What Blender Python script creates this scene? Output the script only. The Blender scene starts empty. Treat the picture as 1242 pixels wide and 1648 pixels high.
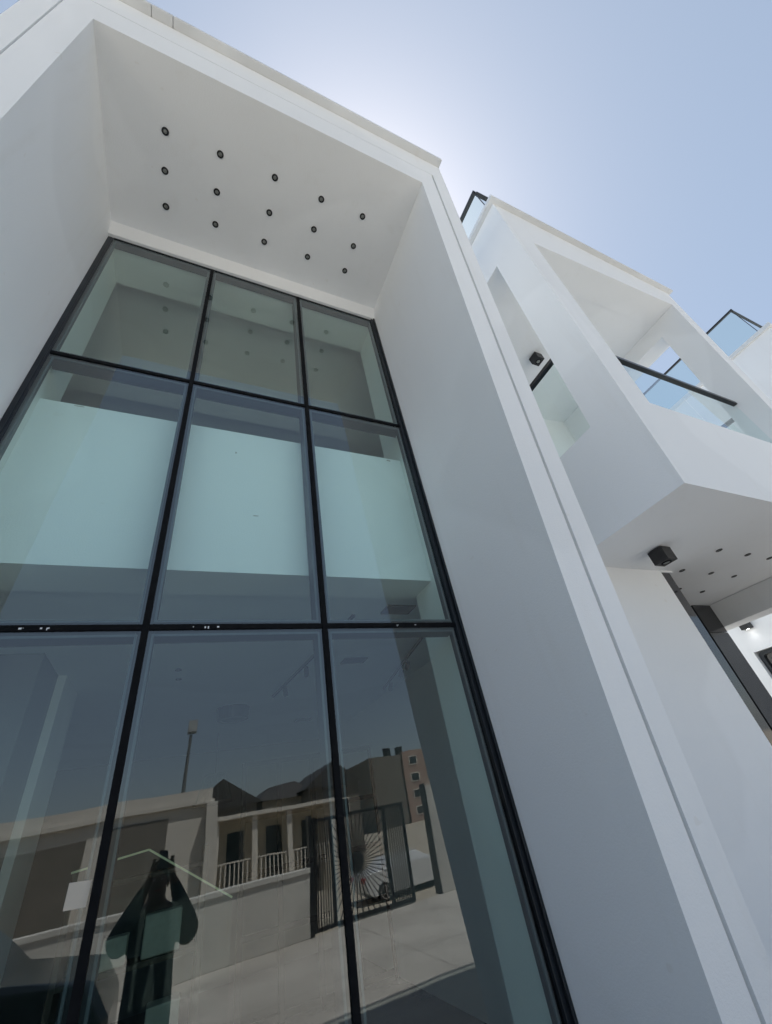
import bpy, bmesh, math, random
from mathutils import Vector, Matrix
from math import radians as rad, sin, cos, pi, tan
random.seed(7)
H = 2.0            # height of the lens above the paving; z values below are written relative to the lens
scene = bpy.context.scene
C = scene.collection

# ------------------------------------------------------------------ camera
cam = bpy.data.cameras.new('camera'); co = bpy.data.objects.new('camera', cam); C.objects.link(co)
cam.sensor_fit = 'HORIZONTAL'; cam.sensor_width = 36.0; cam.lens = 36.0 * 650.03 / 1242.0
cam.clip_start = 0.01; cam.clip_end = 2000
RGT = Vector((0.90884526, -0.38243773, -0.16655832)); DWN = Vector((0.1049452, 0.59608408, -0.79603409)); FWD = Vector((0.40371623, 0.70599232, 0.5818832))
m = Matrix.Identity(4)
for i in range(3):
    m[i][0] = RGT[i]; m[i][1] = -DWN[i]; m[i][2] = -FWD[i]
m[2][3] = H
co.matrix_world = m
scene.camera = co

# ------------------------------------------------------------------ light
SUN_EL, SUN_AZ = rad(66), rad(36)       # azimuth from +Y towards +X
world = bpy.data.worlds.new('World'); scene.world = world; world.use_nodes = True
wn = world.node_tree; wn.nodes.clear()
sky = wn.nodes.new('ShaderNodeTexSky'); sky.sky_type = 'NISHITA'; sky.sun_disc = False
sky.sun_elevation = SUN_EL; sky.sun_rotation = SUN_AZ
sky.air_density = 1.0; sky.dust_density = 1.2; sky.ozone_density = 1.5; sky.altitude = 0
bg = wn.nodes.new('ShaderNodeBackground'); bg.inputs[1].default_value = 0.085
wo = wn.nodes.new('ShaderNodeOutputWorld')
hz = wn.nodes.new('ShaderNodeMix'); hz.data_type = 'RGBA'; hz.inputs[0].default_value = 0.4   # thin high haze evening out the clear-sky model
hz.inputs[7].default_value = (4.5, 5.4, 6.3, 1)
wn.links.new(sky.outputs[0], hz.inputs[6]); wn.links.new(hz.outputs[2], bg.inputs[0]); wn.links.new(bg.outputs[0], wo.inputs[0])
sl = bpy.data.lights.new('sun', 'SUN'); sl.energy = 5.0; sl.angle = rad(0.5); sl.color = (1.0, 0.97, 0.90)
so = bpy.data.objects.new('sun', sl); C.objects.link(so); so.location = (3, 30, 60)
sdir = Vector((cos(SUN_EL) * sin(SUN_AZ), cos(SUN_EL) * cos(SUN_AZ), sin(SUN_EL)))
so.rotation_euler = sdir.to_track_quat('Z', 'Y').to_euler()
vs = scene.view_settings; vs.view_transform = 'Standard'; vs.look = 'None'; vs.gamma = 1.0
vs.exposure = 0.72
scene.cycles.max_bounces = 12; scene.cycles.transparent_max_bounces = 24
scene.cycles.glossy_bounces = 6; scene.cycles.diffuse_bounces = 5

# ------------------------------------------------------------------ materials
def new_mat(name):
    mt = bpy.data.materials.new(name); mt.use_nodes = True
    nt = mt.node_tree
    return mt, nt, nt.nodes['Principled BSDF']
def noise(nt, scale, detail=4, rough=0.55, vec=None):
    n = nt.nodes.new('ShaderNodeTexNoise'); n.inputs['Scale'].default_value = scale
    n.inputs['Detail'].default_value = detail; n.inputs['Roughness'].default_value = rough
    if vec is not None: nt.links.new(vec, n.inputs['Vector'])
    return n
def coord(nt, sc=(1, 1, 1), out='Object'):
    t = nt.nodes.new('ShaderNodeTexCoord'); mp = nt.nodes.new('ShaderNodeMapping'); mp.inputs['Scale'].default_value = sc
    nt.links.new(t.outputs[out], mp.inputs['Vector']); return mp.outputs['Vector']
def ramp(nt, fac, stops):
    r = nt.nodes.new('ShaderNodeValToRGB'); el = r.color_ramp.elements
    while len(el) < len(stops): el.new(0.5)
    for e, (p, c) in zip(el, stops):
        e.position = p; e.color = (c[0], c[1], c[2], 1)
    nt.links.new(fac, r.inputs['Fac']); return r
def mixc(nt, fac, a, b, mode='MIX'):
    x = nt.nodes.new('ShaderNodeMix'); x.data_type = 'RGBA'; x.blend_type = mode
    for s, v in ((0, fac), (6, a), (7, b)):
        if isinstance(v, (int, float)): x.inputs[s].default_value = v
        elif isinstance(v, tuple): x.inputs[s].default_value = (*v[:3], 1)
        else: nt.links.new(v, x.inputs[s])
    return x.outputs[2]
def bump(nt, p, hgt, strength, dist=0.01):
    b = nt.nodes.new('ShaderNodeBump'); b.inputs['Strength'].default_value = strength; b.inputs['Distance'].default_value = dist
    nt.links.new(hgt, b.inputs['Height']); nt.links.new(b.outputs[0], p.inputs['Normal']); return b
def rough_mat(name, c1, c2, scale=6, rough=0.7, bs=0.15, bscale=120, metallic=0.0, sc=(1, 1, 1), spec=0.5):
    mt, nt, p = new_mat(name); v = coord(nt, sc)
    n = noise(nt, scale, 6, 0.6, v); r = ramp(nt, n.outputs[0], [(0.3, c1), (0.7, c2)])
    nt.links.new(r.outputs[0], p.inputs['Base Color'])
    p.inputs['Roughness'].default_value = rough; p.inputs['Metallic'].default_value = metallic
    p.inputs['Specular IOR Level'].default_value = spec
    if bs: bump(nt, p, noise(nt, bscale, 3, 0.6, v).outputs[0], bs, 0.003)
    return mt
def plaster(name, base, dirt=(0.55, 0.50, 0.42), amount=0.10, patch=0.035):
    mt, nt, p = new_mat(name); v = coord(nt)
    big = noise(nt, 0.55, 3, 0.5, v)                       # roller-sized tone patches
    r1 = ramp(nt, big.outputs[0], [(0.35, tuple(x * (1 - patch) for x in base)), (0.65, base)])
    vst = coord(nt, (2.2, 2.2, 0.25)); drip = noise(nt, 2.4, 6, 0.65, vst)
    r2 = ramp(nt, drip.outputs[0], [(0.56, (0, 0, 0)), (0.80, (1, 1, 1))])
    mu = nt.nodes.new('ShaderNodeMath'); mu.operation = 'MULTIPLY'; mu.inputs[1].default_value = amount
    nt.links.new(r2.outputs[0], mu.inputs[0])
    pn = noise(nt, 0.38, 2, 0.4, v)                        # touched-up paint areas with a soft but visible edge
    r4 = ramp(nt, pn.outputs[0], [(0.485, (1 - patch * 1.1,) * 3), (0.505, (1, 1, 1))])
    base_c = mixc(nt, 1.0, r1.outputs[0], r4.outputs[0], 'MULTIPLY')
    c = mixc(nt, mu.outputs[0], base_c, dirt)
    sp = noise(nt, 9.0, 2, 0.5, v)                          # small scuffs
    r3 = ramp(nt, sp.outputs[0], [(0.745, (0, 0, 0)), (0.77, (1, 1, 1))])
    mu2 = nt.nodes.new('ShaderNodeMath'); mu2.operation = 'MULTIPLY'; mu2.inputs[1].default_value = amount * 1.2
    nt.links.new(r3.outputs[0], mu2.inputs[0])
    c = mixc(nt, mu2.outputs[0], c, dirt)
    nt.links.new(c, p.inputs['Base Color'])
    p.inputs['Roughness'].default_value = 0.62; p.inputs['Specular IOR Level'].default_value = 0.35
    a = nt.nodes.new('ShaderNodeMath'); a.operation = 'MULTIPLY_ADD'; a.inputs[1].default_value = 3.0
    nt.links.new(noise(nt, 1.6, 2, 0.5, v).outputs[0], a.inputs[0]); nt.links.new(noise(nt, 90, 4, 0.7, v).outputs[0], a.inputs[2])
    bump(nt, p, a.outputs[0], 0.26, 0.008)
    return mt
M = {}
M['plaster'] = plaster('white_plaster', (0.85, 0.880, 0.915))
M['soffit'] = plaster('soffit_paint', (0.73, 0.755, 0.75), amount=0.12, patch=0.05)
M['coping'] = plaster('coping_render', (0.72, 0.75, 0.78), dirt=(0.50, 0.42, 0.34), amount=0.15, patch=0.08)
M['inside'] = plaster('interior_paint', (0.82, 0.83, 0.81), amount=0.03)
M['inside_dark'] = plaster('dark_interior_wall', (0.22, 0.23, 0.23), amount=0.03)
M['spandrel'] = plaster('parapet_paint', (0.90, 0.93, 0.93), amount=0.05, patch=0.03)
M['groove'] = rough_mat('groove_sealant', (0.42, 0.43, 0.40), (0.50, 0.51, 0.47), 8, 0.8)
M['frame'] = rough_mat('dark_aluminium', (0.012, 0.016, 0.022), (0.02, 0.026, 0.034), 3, 0.32, 0.03, 300, metallic=0.3)
M['rubber'] = rough_mat('black_gasket', (0.004, 0.0045, 0.006), (0.008, 0.009, 0.011), 20, 0.7, spec=0.12)
M['backframe'] = rough_mat('grey_blue_profile', (0.015, 0.02, 0.028), (0.02, 0.027, 0.036), 3, 0.5)
M['spacer'] = rough_mat('aluminium_spacer', (0.06, 0.075, 0.085), (0.08, 0.095, 0.105), 12, 0.5, metallic=0.2)
M['black'] = rough_mat('black_powder_coat', (0.008, 0.008, 0.010), (0.016, 0.016, 0.018), 10, 0.42, 0.05)
M['lens'] = rough_mat('frosted_lens', (0.20, 0.21, 0.20), (0.30, 0.31, 0.30), 30, 0.25)
M['rail'] = rough_mat('black_handrail', (0.012, 0.012, 0.015), (0.02, 0.02, 0.024), 8, 0.3, 0.03, metallic=0.4)
M['concrete'] = None

def glass(name, tint, r0, wave=0.0, wscale=1.2):
    mt, nt, p = new_mat(name); nt.nodes.remove(p)
    out = nt.nodes['Material Output']
    tr = nt.nodes.new('ShaderNodeBsdfTransparent'); tr.inputs[0].default_value = (*tint, 1)
    gl = nt.nodes.new('ShaderNodeBsdfGlossy'); gl.inputs['Roughness'].default_value = 0.0
    gl.inputs[0].default_value = (0.94, 0.98, 1.0, 1)
    lw = nt.nodes.new('ShaderNodeLayerWeight'); lw.inputs[0].default_value = 0.5
    pw = nt.nodes.new('ShaderNodeMath'); pw.operation = 'POWER'; pw.inputs[1].default_value = 4.0
    ma = nt.nodes.new('ShaderNodeMath'); ma.operation = 'MULTIPLY_ADD'; ma.inputs[1].default_value = 1 - r0; ma.inputs[2].default_value = r0
    nt.links.new(lw.outputs['Facing'], pw.inputs[0]); nt.links.new(pw.outputs[0], ma.inputs[0])
    mx = nt.nodes.new('ShaderNodeMixShader')
    nt.links.new(ma.outputs[0], mx.inputs[0]); nt.links.new(tr.outputs[0], mx.inputs[1]); nt.links.new(gl.outputs[0], mx.inputs[2])
    nt.links.new(mx.outputs[0], out.inputs[0])
    if wave:
        v = coord(nt, (1, 1, 0.6)); n = noise(nt, wscale, 2, 0.4, v)
        b = nt.nodes.new('ShaderNodeBump'); b.inputs['Strength'].default_value = 1.0; b.inputs['Distance'].default_value = wave
        nt.links.new(n.outputs[0], b.inputs['Height']); nt.links.new(b.outputs[0], gl.inputs['Normal'])
    return mt
M['glass'] = glass('tinted_facade_glass', (0.83, 0.985, 0.965), 0.125, wave=0.004)
M['bal_glass'] = glass('pale_green_safety_glass', (0.84, 0.93, 0.91), 0.10)
M['guard_glass'] = glass('clear_guard_glass', (0.86, 0.93, 0.90), 0.015)
M['dark_glass'] = rough_mat('dark_window_glass', (0.012, 0.014, 0.016), (0.02, 0.022, 0.024), 2, 0.04, 0, spec=0.8)
M['stone'] = rough_mat('polished_black_granite', (0.020, 0.021, 0.026), (0.032, 0.033, 0.040), 40, 0.06, 0, spec=0.9)
M['stone_dull'] = rough_mat('grey_granite_cladding', (0.020, 0.021, 0.024), (0.032, 0.033, 0.038), 60, 0.2, 0.02)
def ground_mat(name, base, dark, joint=4.0, jd=0.012):
    mt, nt, p = new_mat(name); v = coord(nt)
    n = noise(nt, 0.5, 8, 0.65, v); r = ramp(nt, n.outputs[0], [(0.3, dark), (0.62, base)])
    n2 = noise(nt, 30, 4, 0.6, v); c = mixc(nt, 0.25, r.outputs[0], n2.outputs[0], 'OVERLAY')
    st = noise(nt, 1.3, 6, 0.7, coord(nt, (0.35, 1.6, 1)))
    rs = ramp(nt, st.outputs[0], [(0.60, (0, 0, 0)), (0.72, (1, 1, 1))])
    mu = nt.nodes.new('ShaderNodeMath'); mu.operation = 'MULTIPLY'; mu.inputs[1].default_value = 0.55
    nt.links.new(rs.outputs[0], mu.inputs[0])
    c = mixc(nt, mu.outputs[0], c, tuple(x * 0.45 for x in dark))
    if joint:
        b = nt.nodes.new('ShaderNodeTexBrick'); b.offset = 0; b.inputs['Scale'].default_value = 1.0
        b.inputs['Brick Width'].default_value = joint; b.inputs['Row Height'].default_value = joint
        b.inputs['Mortar Size'].default_value = jd; b.inputs['Mortar Smooth'].default_value = 0.3
        nt.links.new(v, b.inputs['Vector']); c = mixc(nt, b.outputs['Fac'], c, tuple(x * 0.75 for x in dark))
    nt.links.new(c, p.inputs['Base Color']); p.inputs['Roughness'].default_value = 0.85
    bump(nt, p, noise(nt, 60, 5, 0.7, v).outputs[0], 0.2, 0.004); return mt
M['concrete'] = ground_mat('stained_concrete', (0.50, 0.47, 0.43), (0.34, 0.315, 0.285))
M['street'] = ground_mat('sandy_street', (0.42, 0.37, 0.30), (0.32, 0.28, 0.22), 0)
M['wallwhite'] = plaster('compound_wall_paint', (0.62, 0.60, 0.56), amount=0.5, patch=0.1)
M['annexwhite'] = plaster('neighbour_paint', (0.66, 0.62, 0.56), amount=0.3)
M['tile'] = rough_mat('dark_roof_sheet', (0.035, 0.033, 0.032), (0.06, 0.055, 0.052), 3, 0.6, 0.3, 40, sc=(1, 1, 4))
M['beige'] = rough_mat('beige_render', (0.38, 0.34, 0.27), (0.46, 0.41, 0.33), 1, 0.8)
M['brown'] = rough_mat('brown_grey_render', (0.13, 0.12, 0.10), (0.18, 0.16, 0.14), 1, 0.8)
M['brick'] = rough_mat('terracotta_render', (0.30, 0.21, 0.17), (0.37, 0.26, 0.21), 1, 0.8)
M['silver'] = rough_mat('silver_car_paint', (0.62, 0.63, 0.64), (0.68, 0.69, 0.70), 5, 0.22, 0, metallic=0.15)
M['darkpaint'] = rough_mat('dark_green_car_paint', (0.012, 0.022, 0.020), (0.018, 0.030, 0.028), 5, 0.2, 0)
M['tyre'] = rough_mat('tyre_rubber', (0.012, 0.012, 0.012), (0.02, 0.02, 0.02), 20, 0.8)
M['rim'] = rough_mat('alloy_rim', (0.45, 0.45, 0.46), (0.55, 0.55, 0.56), 20, 0.3, 0, metallic=0.8)
M['red'] = rough_mat('red_tail_lens', (0.35, 0.01, 0.01), (0.45, 0.02, 0.02), 20, 0.2, 0)
M['steel'] = rough_mat('grey_galvanised_steel', (0.16, 0.17, 0.17), (0.22, 0.23, 0.23), 20, 0.45, metallic=0.6)
M['fabric'] = rough_mat('dark_green_fabric', (0.02, 0.03, 0.032), (0.03, 0.042, 0.045), 30, 0.95)
M['cream'] = rough_mat('cream_cushion', (0.50, 0.45, 0.38), (0.58, 0.53, 0.46), 20, 0.95)
M['floor'] = rough_mat('polished_grey_floor', (0.10, 0.105, 0.105), (0.14, 0.145, 0.145), 1.5, 0.2, 0.02)
M['wood'] = rough_mat('dark_wood', (0.05, 0.032, 0.02), (0.085, 0.055, 0.035), 4, 0.5, sc=(1, 8, 1))
M['paper'] = rough_mat('cream_paper', (0.62, 0.55, 0.46), (0.68, 0.61, 0.52), 6, 0.9)
M['edge_glass'] = rough_mat('green_glass_edge', (0.92, 0.88, 0.50), (0.95, 0.92, 0.58), 8, 0.2, 0)
M['skin'] = rough_mat('skin', (0.17, 0.085, 0.05), (0.21, 0.11, 0.065), 20, 0.55)
M['shirt'] = rough_mat('dark_shirt_cloth', (0.010, 0.012, 0.016), (0.018, 0.020, 0.026), 40, 0.95)
M['trouser'] = rough_mat('charcoal_trouser_cloth', (0.02, 0.02, 0.022), (0.03, 0.03, 0.034), 40, 0.95)
M['hair'] = rough_mat('black_hair', (0.006, 0.005, 0.005), (0.012, 0.010, 0.009), 60, 0.8, 0.6, 200)
M['eye'] = rough_mat('eye_white', (0.7, 0.7, 0.68), (0.74, 0.74, 0.72), 10, 0.2, 0)
mt, nt, p = new_mat('lit_led_lens'); p.inputs['Emission Color'].default_value = (1, 0.97, 0.92, 1); p.inputs['Emission Strength'].default_value = 6.0
M['led'] = mt

# ------------------------------------------------------------------ mesh helpers
class MB:
    def __init__(s): s.v = []; s.f = []; s.mi = []; s.cur = 0
    def face(s, *idx): s.f.append(tuple(idx)); s.mi.append(s.cur)
    def add(s, verts, faces):
        o = len(s.v); s.v += [Vector(v) for v in verts]
        for f in faces: s.f.append(tuple(o + i for i in f)); s.mi.append(s.cur)
    def box(s, x0, x1, y0, y1, z0, z1):
        s.add([(x0,y0,z0),(x1,y0,z0),(x1,y1,z0),(x0,y1,z0),(x0,y0,z1),(x1,y0,z1),(x1,y1,z1),(x0,y1,z1)],
              [(3,2,1,0),(4,5,6,7),(0,1,5,4),(1,2,6,5),(2,3,7,6),(3,0,4,7)])
    def obox(s, c, ax, ay, az):           # oriented box: centre and three half-axis vectors
        c = Vector(c); ax = Vector(ax); ay = Vector(ay); az = Vector(az)
        vs_ = [c + sx*ax + sy*ay + sz*az for sz in (-1,1) for sx, sy in ((-1,-1),(1,-1),(1,1),(-1,1))]
        s.add(vs_, [(3,2,1,0),(4,5,6,7),(0,1,5,4),(1,2,6,5),(2,3,7,6),(3,0,4,7)])
    def prism(s, front, back):            # two matching loops
        n = len(front); s.add(list(front) + list(back), [tuple(range(n))[::-1], tuple(range(n, 2*n))] + [(i, (i+1) % n, n + (i+1) % n, n + i) for i in range(n)])
    def bar(s, p, q, w, h=None):
        p = Vector(p); q = Vector(q); d = (q - p); L = d.length; d.normalize()
        up = Vector((0,0,1)) if abs(d.z) < 0.95 else Vector((0,1,0))
        a = d.cross(up).normalized(); b = a.cross(d)
        s.obox((p+q)/2, d*L/2, a*w/2, b*(h or w)/2)
    def tube(s, p, q, r0, r1=None, n=16, caps=True):
        p = Vector(p); q = Vector(q); r1 = r0 if r1 is None else r1; d = (q - p).normalized()
        up = Vector((0,0,1)) if abs(d.z) < 0.95 else Vector((0,1,0))
        a = d.cross(up).normalized(); b = d.cross(a)
        lo = [p + (a*cos(2*pi*i/n) + b*sin(2*pi*i/n))*r0 for i in range(n)]
        hi = [q + (a*cos(2*pi*i/n) + b*sin(2*pi*i/n))*r1 for i in range(n)]
        fs = [(i, (i+1) % n, n+(i+1) % n, n+i) for i in range(n)]
        if caps: fs += [tuple(range(n))[::-1], tuple(range(n, 2*n))]
        s.add(lo + hi, fs)
    def ring(s, c, n_, r_in, r_out, t, seg=24):
        c = Vector(c); d = Vector(n_).normalized(); up = Vector((0,0,1)) if abs(d.z) < 0.95 else Vector((0,1,0))
        a = d.cross(up).normalized(); b = d.cross(a); vs_ = []
        for rr, tt in ((r_in, 0), (r_out, 0), (r_out, t), (r_in, t)):
            vs_ += [c + (a*cos(2*pi*i/seg) + b*sin(2*pi*i/seg))*rr + d*tt for i in range(seg)]
        fs = []
        for k in range(4):
            k2 = (k+1) % 4
            fs += [(k*seg+i, k*seg+(i+1) % seg, k2*seg+(i+1) % seg, k2*seg+i) for i in range(seg)]
        s.add(vs_, fs)
    def sphere(s, c, r, n=16, m_=10):
        c = Vector(c); r = Vector(r) if not isinstance(r, (int, float)) else Vector((r, r, r))
        vs_ = [c + Vector((0,0,-r.z))]
        for j in range(1, m_):
            t = -pi/2 + pi*j/m_
            vs_ += [c + Vector((r.x*cos(t)*cos(2*pi*i/n), r.y*cos(t)*sin(2*pi*i/n), r.z*sin(t))) for i in range(n)]
        vs_.append(c + Vector((0,0,r.z))); fs = [(0, 1+(i+1) % n, 1+i) for i in range(n)]
        for j in range(m_-2):
            o = 1 + j*n; fs += [(o+i, o+(i+1) % n, o+n+(i+1) % n, o+n+i) for i in range(n)]
        o = 1 + (m_-2)*n; fs += [(o+i, o+(i+1) % n, len(vs_)-1) for i in range(n)]
        s.add(vs_, fs)
    def build(s, name, mat, parent=None, smooth=False, bevel=0.0, fix=True):
        """vertices are lens-relative scene coordinates; the mesh is stored relative to its thing's base"""
        off = Vector((0,0,H)); org = Vector((0,0,0))
        if parent is not None:
            r = parent
            while r.parent is not None: r = r.parent
            org = r.location.copy()
        me = bpy.data.meshes.new(name); me.from_pydata([v + off - org for v in s.v], [], s.f)
        mats = mat if isinstance(mat, (list, tuple)) else [mat]
        for mm in mats: me.materials.append(mm)
        for p_, k in zip(me.polygons, s.mi): p_.material_index = k
        if fix:
            bm = bmesh.new(); bm.from_mesh(me); bmesh.ops.recalc_face_normals(bm, faces=bm.faces); bm.to_mesh(me); bm.free()
        if smooth:
            for p_ in me.polygons: p_.use_smooth = True
        o = bpy.data.objects.new(name, me); C.objects.link(o); o.parent = parent
        if bevel:
            b = o.modifiers.new('bevel', 'BEVEL'); b.width = bevel; b.segments = 2; b.limit_method = 'ANGLE'; b.angle_limit = rad(40)
        return o
def tag(o, label, cat, group=None):
    o['label'] = label; o['category'] = cat
    if group: o['group'] = group
    return o
def thing(name, loc, label, cat, group=None):
    o = bpy.data.objects.new(name, None); C.objects.link(o); o.location = Vector(loc) + Vector((0,0,H)); o.empty_display_size = 0.2
    bpy.context.view_layer.update()
    return tag(o, label, cat, group)
def struct(o): o['kind'] = 'structure'; return o
def dup(root, loc, label, rotz=None):
    r = root.copy(); C.objects.link(r); r.location = Vector(loc) + Vector((0,0,H)); r['label'] = label
    if rotz is not None: r.rotation_euler.z = rotz
    for ch in list(root.children):
        c = ch.copy(); C.objects.link(c); c.parent = r
        for g in list(ch.children):
            d = g.copy(); C.objects.link(d); d.parent = c
    return r
def boolean(o, cutters):
    for c in cutters:
        md = o.modifiers.new('cut', 'BOOLEAN'); md.operation = 'DIFFERENCE'; md.solver = 'EXACT'; md.object = c
    bpy.context.view_layer.update()
    dg = bpy.context.evaluated_depsgraph_get()
    me = bpy.data.meshes.new_from_object(o.evaluated_get(dg)); o.modifiers.clear(); old = o.data; o.data = me
    for c in cutters: bpy.data.objects.remove(c, do_unlink=True)
    return o

# ================================================================== the setting: ground
g = MB(); g.box(-20, 22, -7.42, 40, -2.3, -2.0); struct(g.build('courtyard_paving', M['concrete']))
g = MB()
NX, ys = 12, [-7.42, -9, -11, -13, -20, -45, -90, -300, -900]
zs_ = [-2.02, -2.35, -2.8, -3.08, -3.1, -3.1, -3.1, -3.1, -3.1]
for j in range(len(ys)-1):
    g.add([(-900, ys[j], zs_[j]), (900, ys[j], zs_[j]), (900, ys[j+1], zs_[j+1]), (-900, ys[j+1], zs_[j+1])], [(0,1,2,3)])
g.add([(-900, 900, -3.1), (900, 900, -3.1), (900, -7.42, -2.31), (-900, -7.42, -2.31)], [(0,1,2,3)])
struct(g.build('street', M['street']))

g = MB(); g.box(2.27, 9.5, .75, 3.31, -2.1, -1.85); pp = struct(g.build('added_dark_slab', M['stone_dull'], None, bevel=.01))  # unseen dark slab, added to lower the ground bounce onto the tower underside
# ================================================================== THE HOUSE
A0, B0 = 1.549, -0.1202                                  # leaning front face of the portal: y = A0 + B0 z
fy = lambda z: A0 + B0*z
house = thing('modern_house', (0.28, 2.5, -2.0), 'white plastered modern two-storey house with a tall framed glass front and a balcony tower', 'house')
def front_prism(poly, yf, yb):                           # polygon in x,z; yf a function of z
    b = MB(); b.prism([(x, yf(z), z) for x, z in poly], [(x, yb(z), z) for x, z in poly]); return b
GZ = -2.0
XL, XR, ZS = -1.30, 1.865, 5.68                           # inner faces of the two fins, soffit height
back = lambda z: 2.5
inner = front_prism([(-1.52,GZ),(XL,GZ),(XL,ZS),(XR,ZS),(XR,GZ),(2.064,GZ),(2.064,6.075),(-1.52,6.075)], fy, back)
inner.build('portal_frame', M['plaster'], house)
outer = front_prism([(-1.69,GZ),(-1.535,GZ),(-1.535,6.085),(2.092,6.085),(2.092,GZ),(2.256,GZ),(2.256,6.45),(-1.69,6.45)], fy, back)
outer.build('portal_surround', M['plaster'], house)
gr = MB()
for x0, x1 in ((-1.535, -1.52), (2.064, 2.092)):
    gr.prism([(x0, fy(GZ)+.02, GZ), (x1, fy(GZ)+.02, GZ), (x1, fy(6.085)+.02, 6.085), (x0, fy(6.085)+.02, 6.085)], [(x0, 2.4, GZ), (x1, 2.4, GZ), (x1, 2.4, 6.085), (x0, 2.4, 6.085)])
gr.prism([(-1.52, fy(6.075)+.02, 6.075), (2.064, fy(6.075)+.02, 6.075), (2.064, fy(6.085)+.02, 6.085), (-1.52, fy(6.085)+.02, 6.085)], [(-1.52, 2.4, 6.075), (2.064, 2.4, 6.075), (2.064, 2.4, 6.085), (-1.52, 2.4, 6.085)])
gr.build('groove', M['groove'], house)
# coping in cast lengths with open joints
cp = MB(); xs = [-1.71, -0.985, -0.80, 2.262]
for i in range(3): cp.box(xs[i] + (.002 if i else 0), xs[i+1] - (.002 if i < 2 else 0), .69, 2.7, 6.455, 6.53)
cp.box(-1.70, 2.25, .71, 2.7, 6.531, 6.56)
cp.build('coping', M['coping'], house, bevel=.006)
# sloping strip over the glass and return walls beside it
st = MB()
st.prism([(XL, 2.40, ZS), (XL, 2.46, 5.505), (XL, 2.56, 5.505), (XL, 2.56, ZS)], [(XR, 2.40, ZS), (XR, 2.46, 5.505), (XR, 2.56, 5.505), (XR, 2.56, ZS)])
st.build('window_head', M['plaster'], house)
# main walls of the front block: pieces around the window opening, 0.5 m deep
w = MB()
w.box(-6, -1.262, 2.502, 3.0, GZ, 6.5); w.box(1.845, 2.25, 2.502, 3.0, GZ, 6.5)
w.box(2.25, 3.40, 2.85, 3.0, GZ, 6.5)
w.box(-1.262, 1.845, 2.60, 3.0, 5.505, 6.5)
w.build('front_wall', M['inside'], house)
w = MB(); w.box(-6.2, -6.0, 2.5, 11, GZ, 6.5); w.build('side_wall', M['inside'], house)
w = MB(); w.box(3.20, 3.38, 3.35, 11, GZ, 6.5); w.build('side_wall', M['inside'], house)
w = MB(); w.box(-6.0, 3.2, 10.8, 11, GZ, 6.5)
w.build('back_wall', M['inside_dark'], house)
w = MB(); w.box(-6.2, 3.4, 2.7, 11, 6.46, 6.66); w.build('roof', M['plaster'], house)
w = MB(); w.box(-6.0, 3.2, 3.0, 10.8, 5.75, 5.95); w.build('upper_ceiling', M['inside'], house)
w = MB(); w.box(-6.0, 3.2, 3.0, 10.8, -1.99, -1.96); w.box(-1.26, 1.845, 2.52, 3.0, -1.995, -1.97); w.build('interior_floor', M['floor'], house)
# slab edge and white parapet right behind the glass
w = MB(); w.box(-1.262, 1.845, 2.70, 2.88, 1.51, 2.96); w.box(-1.262, 1.845, 2.88, 3.06, 1.51, 1.90); w.box(-6.0, 3.2, 3.06, 6.6, 1.60, 1.90)
w.box(-6.0, 3.2, 6.6, 10.8, 1.60, 1.90)
w.build('floor_slab', M['spandrel'], house)
for (x, z, sx_, sz_) in ((.18, 2.70, .011, .012), (.36, 2.03, .028, .006), (1.70, 2.93, .03, .012), (-1.0, 2.945, .05, .005)):
    b = MB(); pts = [(x + sx_*cos(2*pi*k/9)*random.uniform(.5, 1.1), z + sz_*sin(2*pi*k/9)*random.uniform(.5, 1.1)) for k in range(9)]
    b.prism([(a, 2.6975, c_) for a, c_ in pts], [(a, 2.6995, c_) for a, c_ in pts]); b.build('plaster_chip', M['groove'], house)
# beam inside upstairs that makes the dark line over the upper panes
w = MB(); w.box(-5.9, 3.1, 4.4, 4.7, 5.45, 5.745); w.build('ceiling_beam', M['inside'], house)
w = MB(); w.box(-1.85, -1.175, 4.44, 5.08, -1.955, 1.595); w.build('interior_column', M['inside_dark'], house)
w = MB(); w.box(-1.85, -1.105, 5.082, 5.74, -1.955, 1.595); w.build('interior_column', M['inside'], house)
w = MB(); w.box(-2.2, -1.62, 3.7, 4.2, -1.955, 1.595); w.build('interior_column', M['inside'], house)
# steel and glass partition seen deep in the room
w = MB()
for x in [1.0 + .55*i for i in range(5)]: w.box(x-.035, x+.035, 7.97, 8.03, -1.955, .95)
for z in (-1.9, -1.1, -.45, .2, .93): w.box(1.0, 3.19, 7.985, 8.015, z-.032, z+.032)
w.build('room_partition', M['black'], house)

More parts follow.
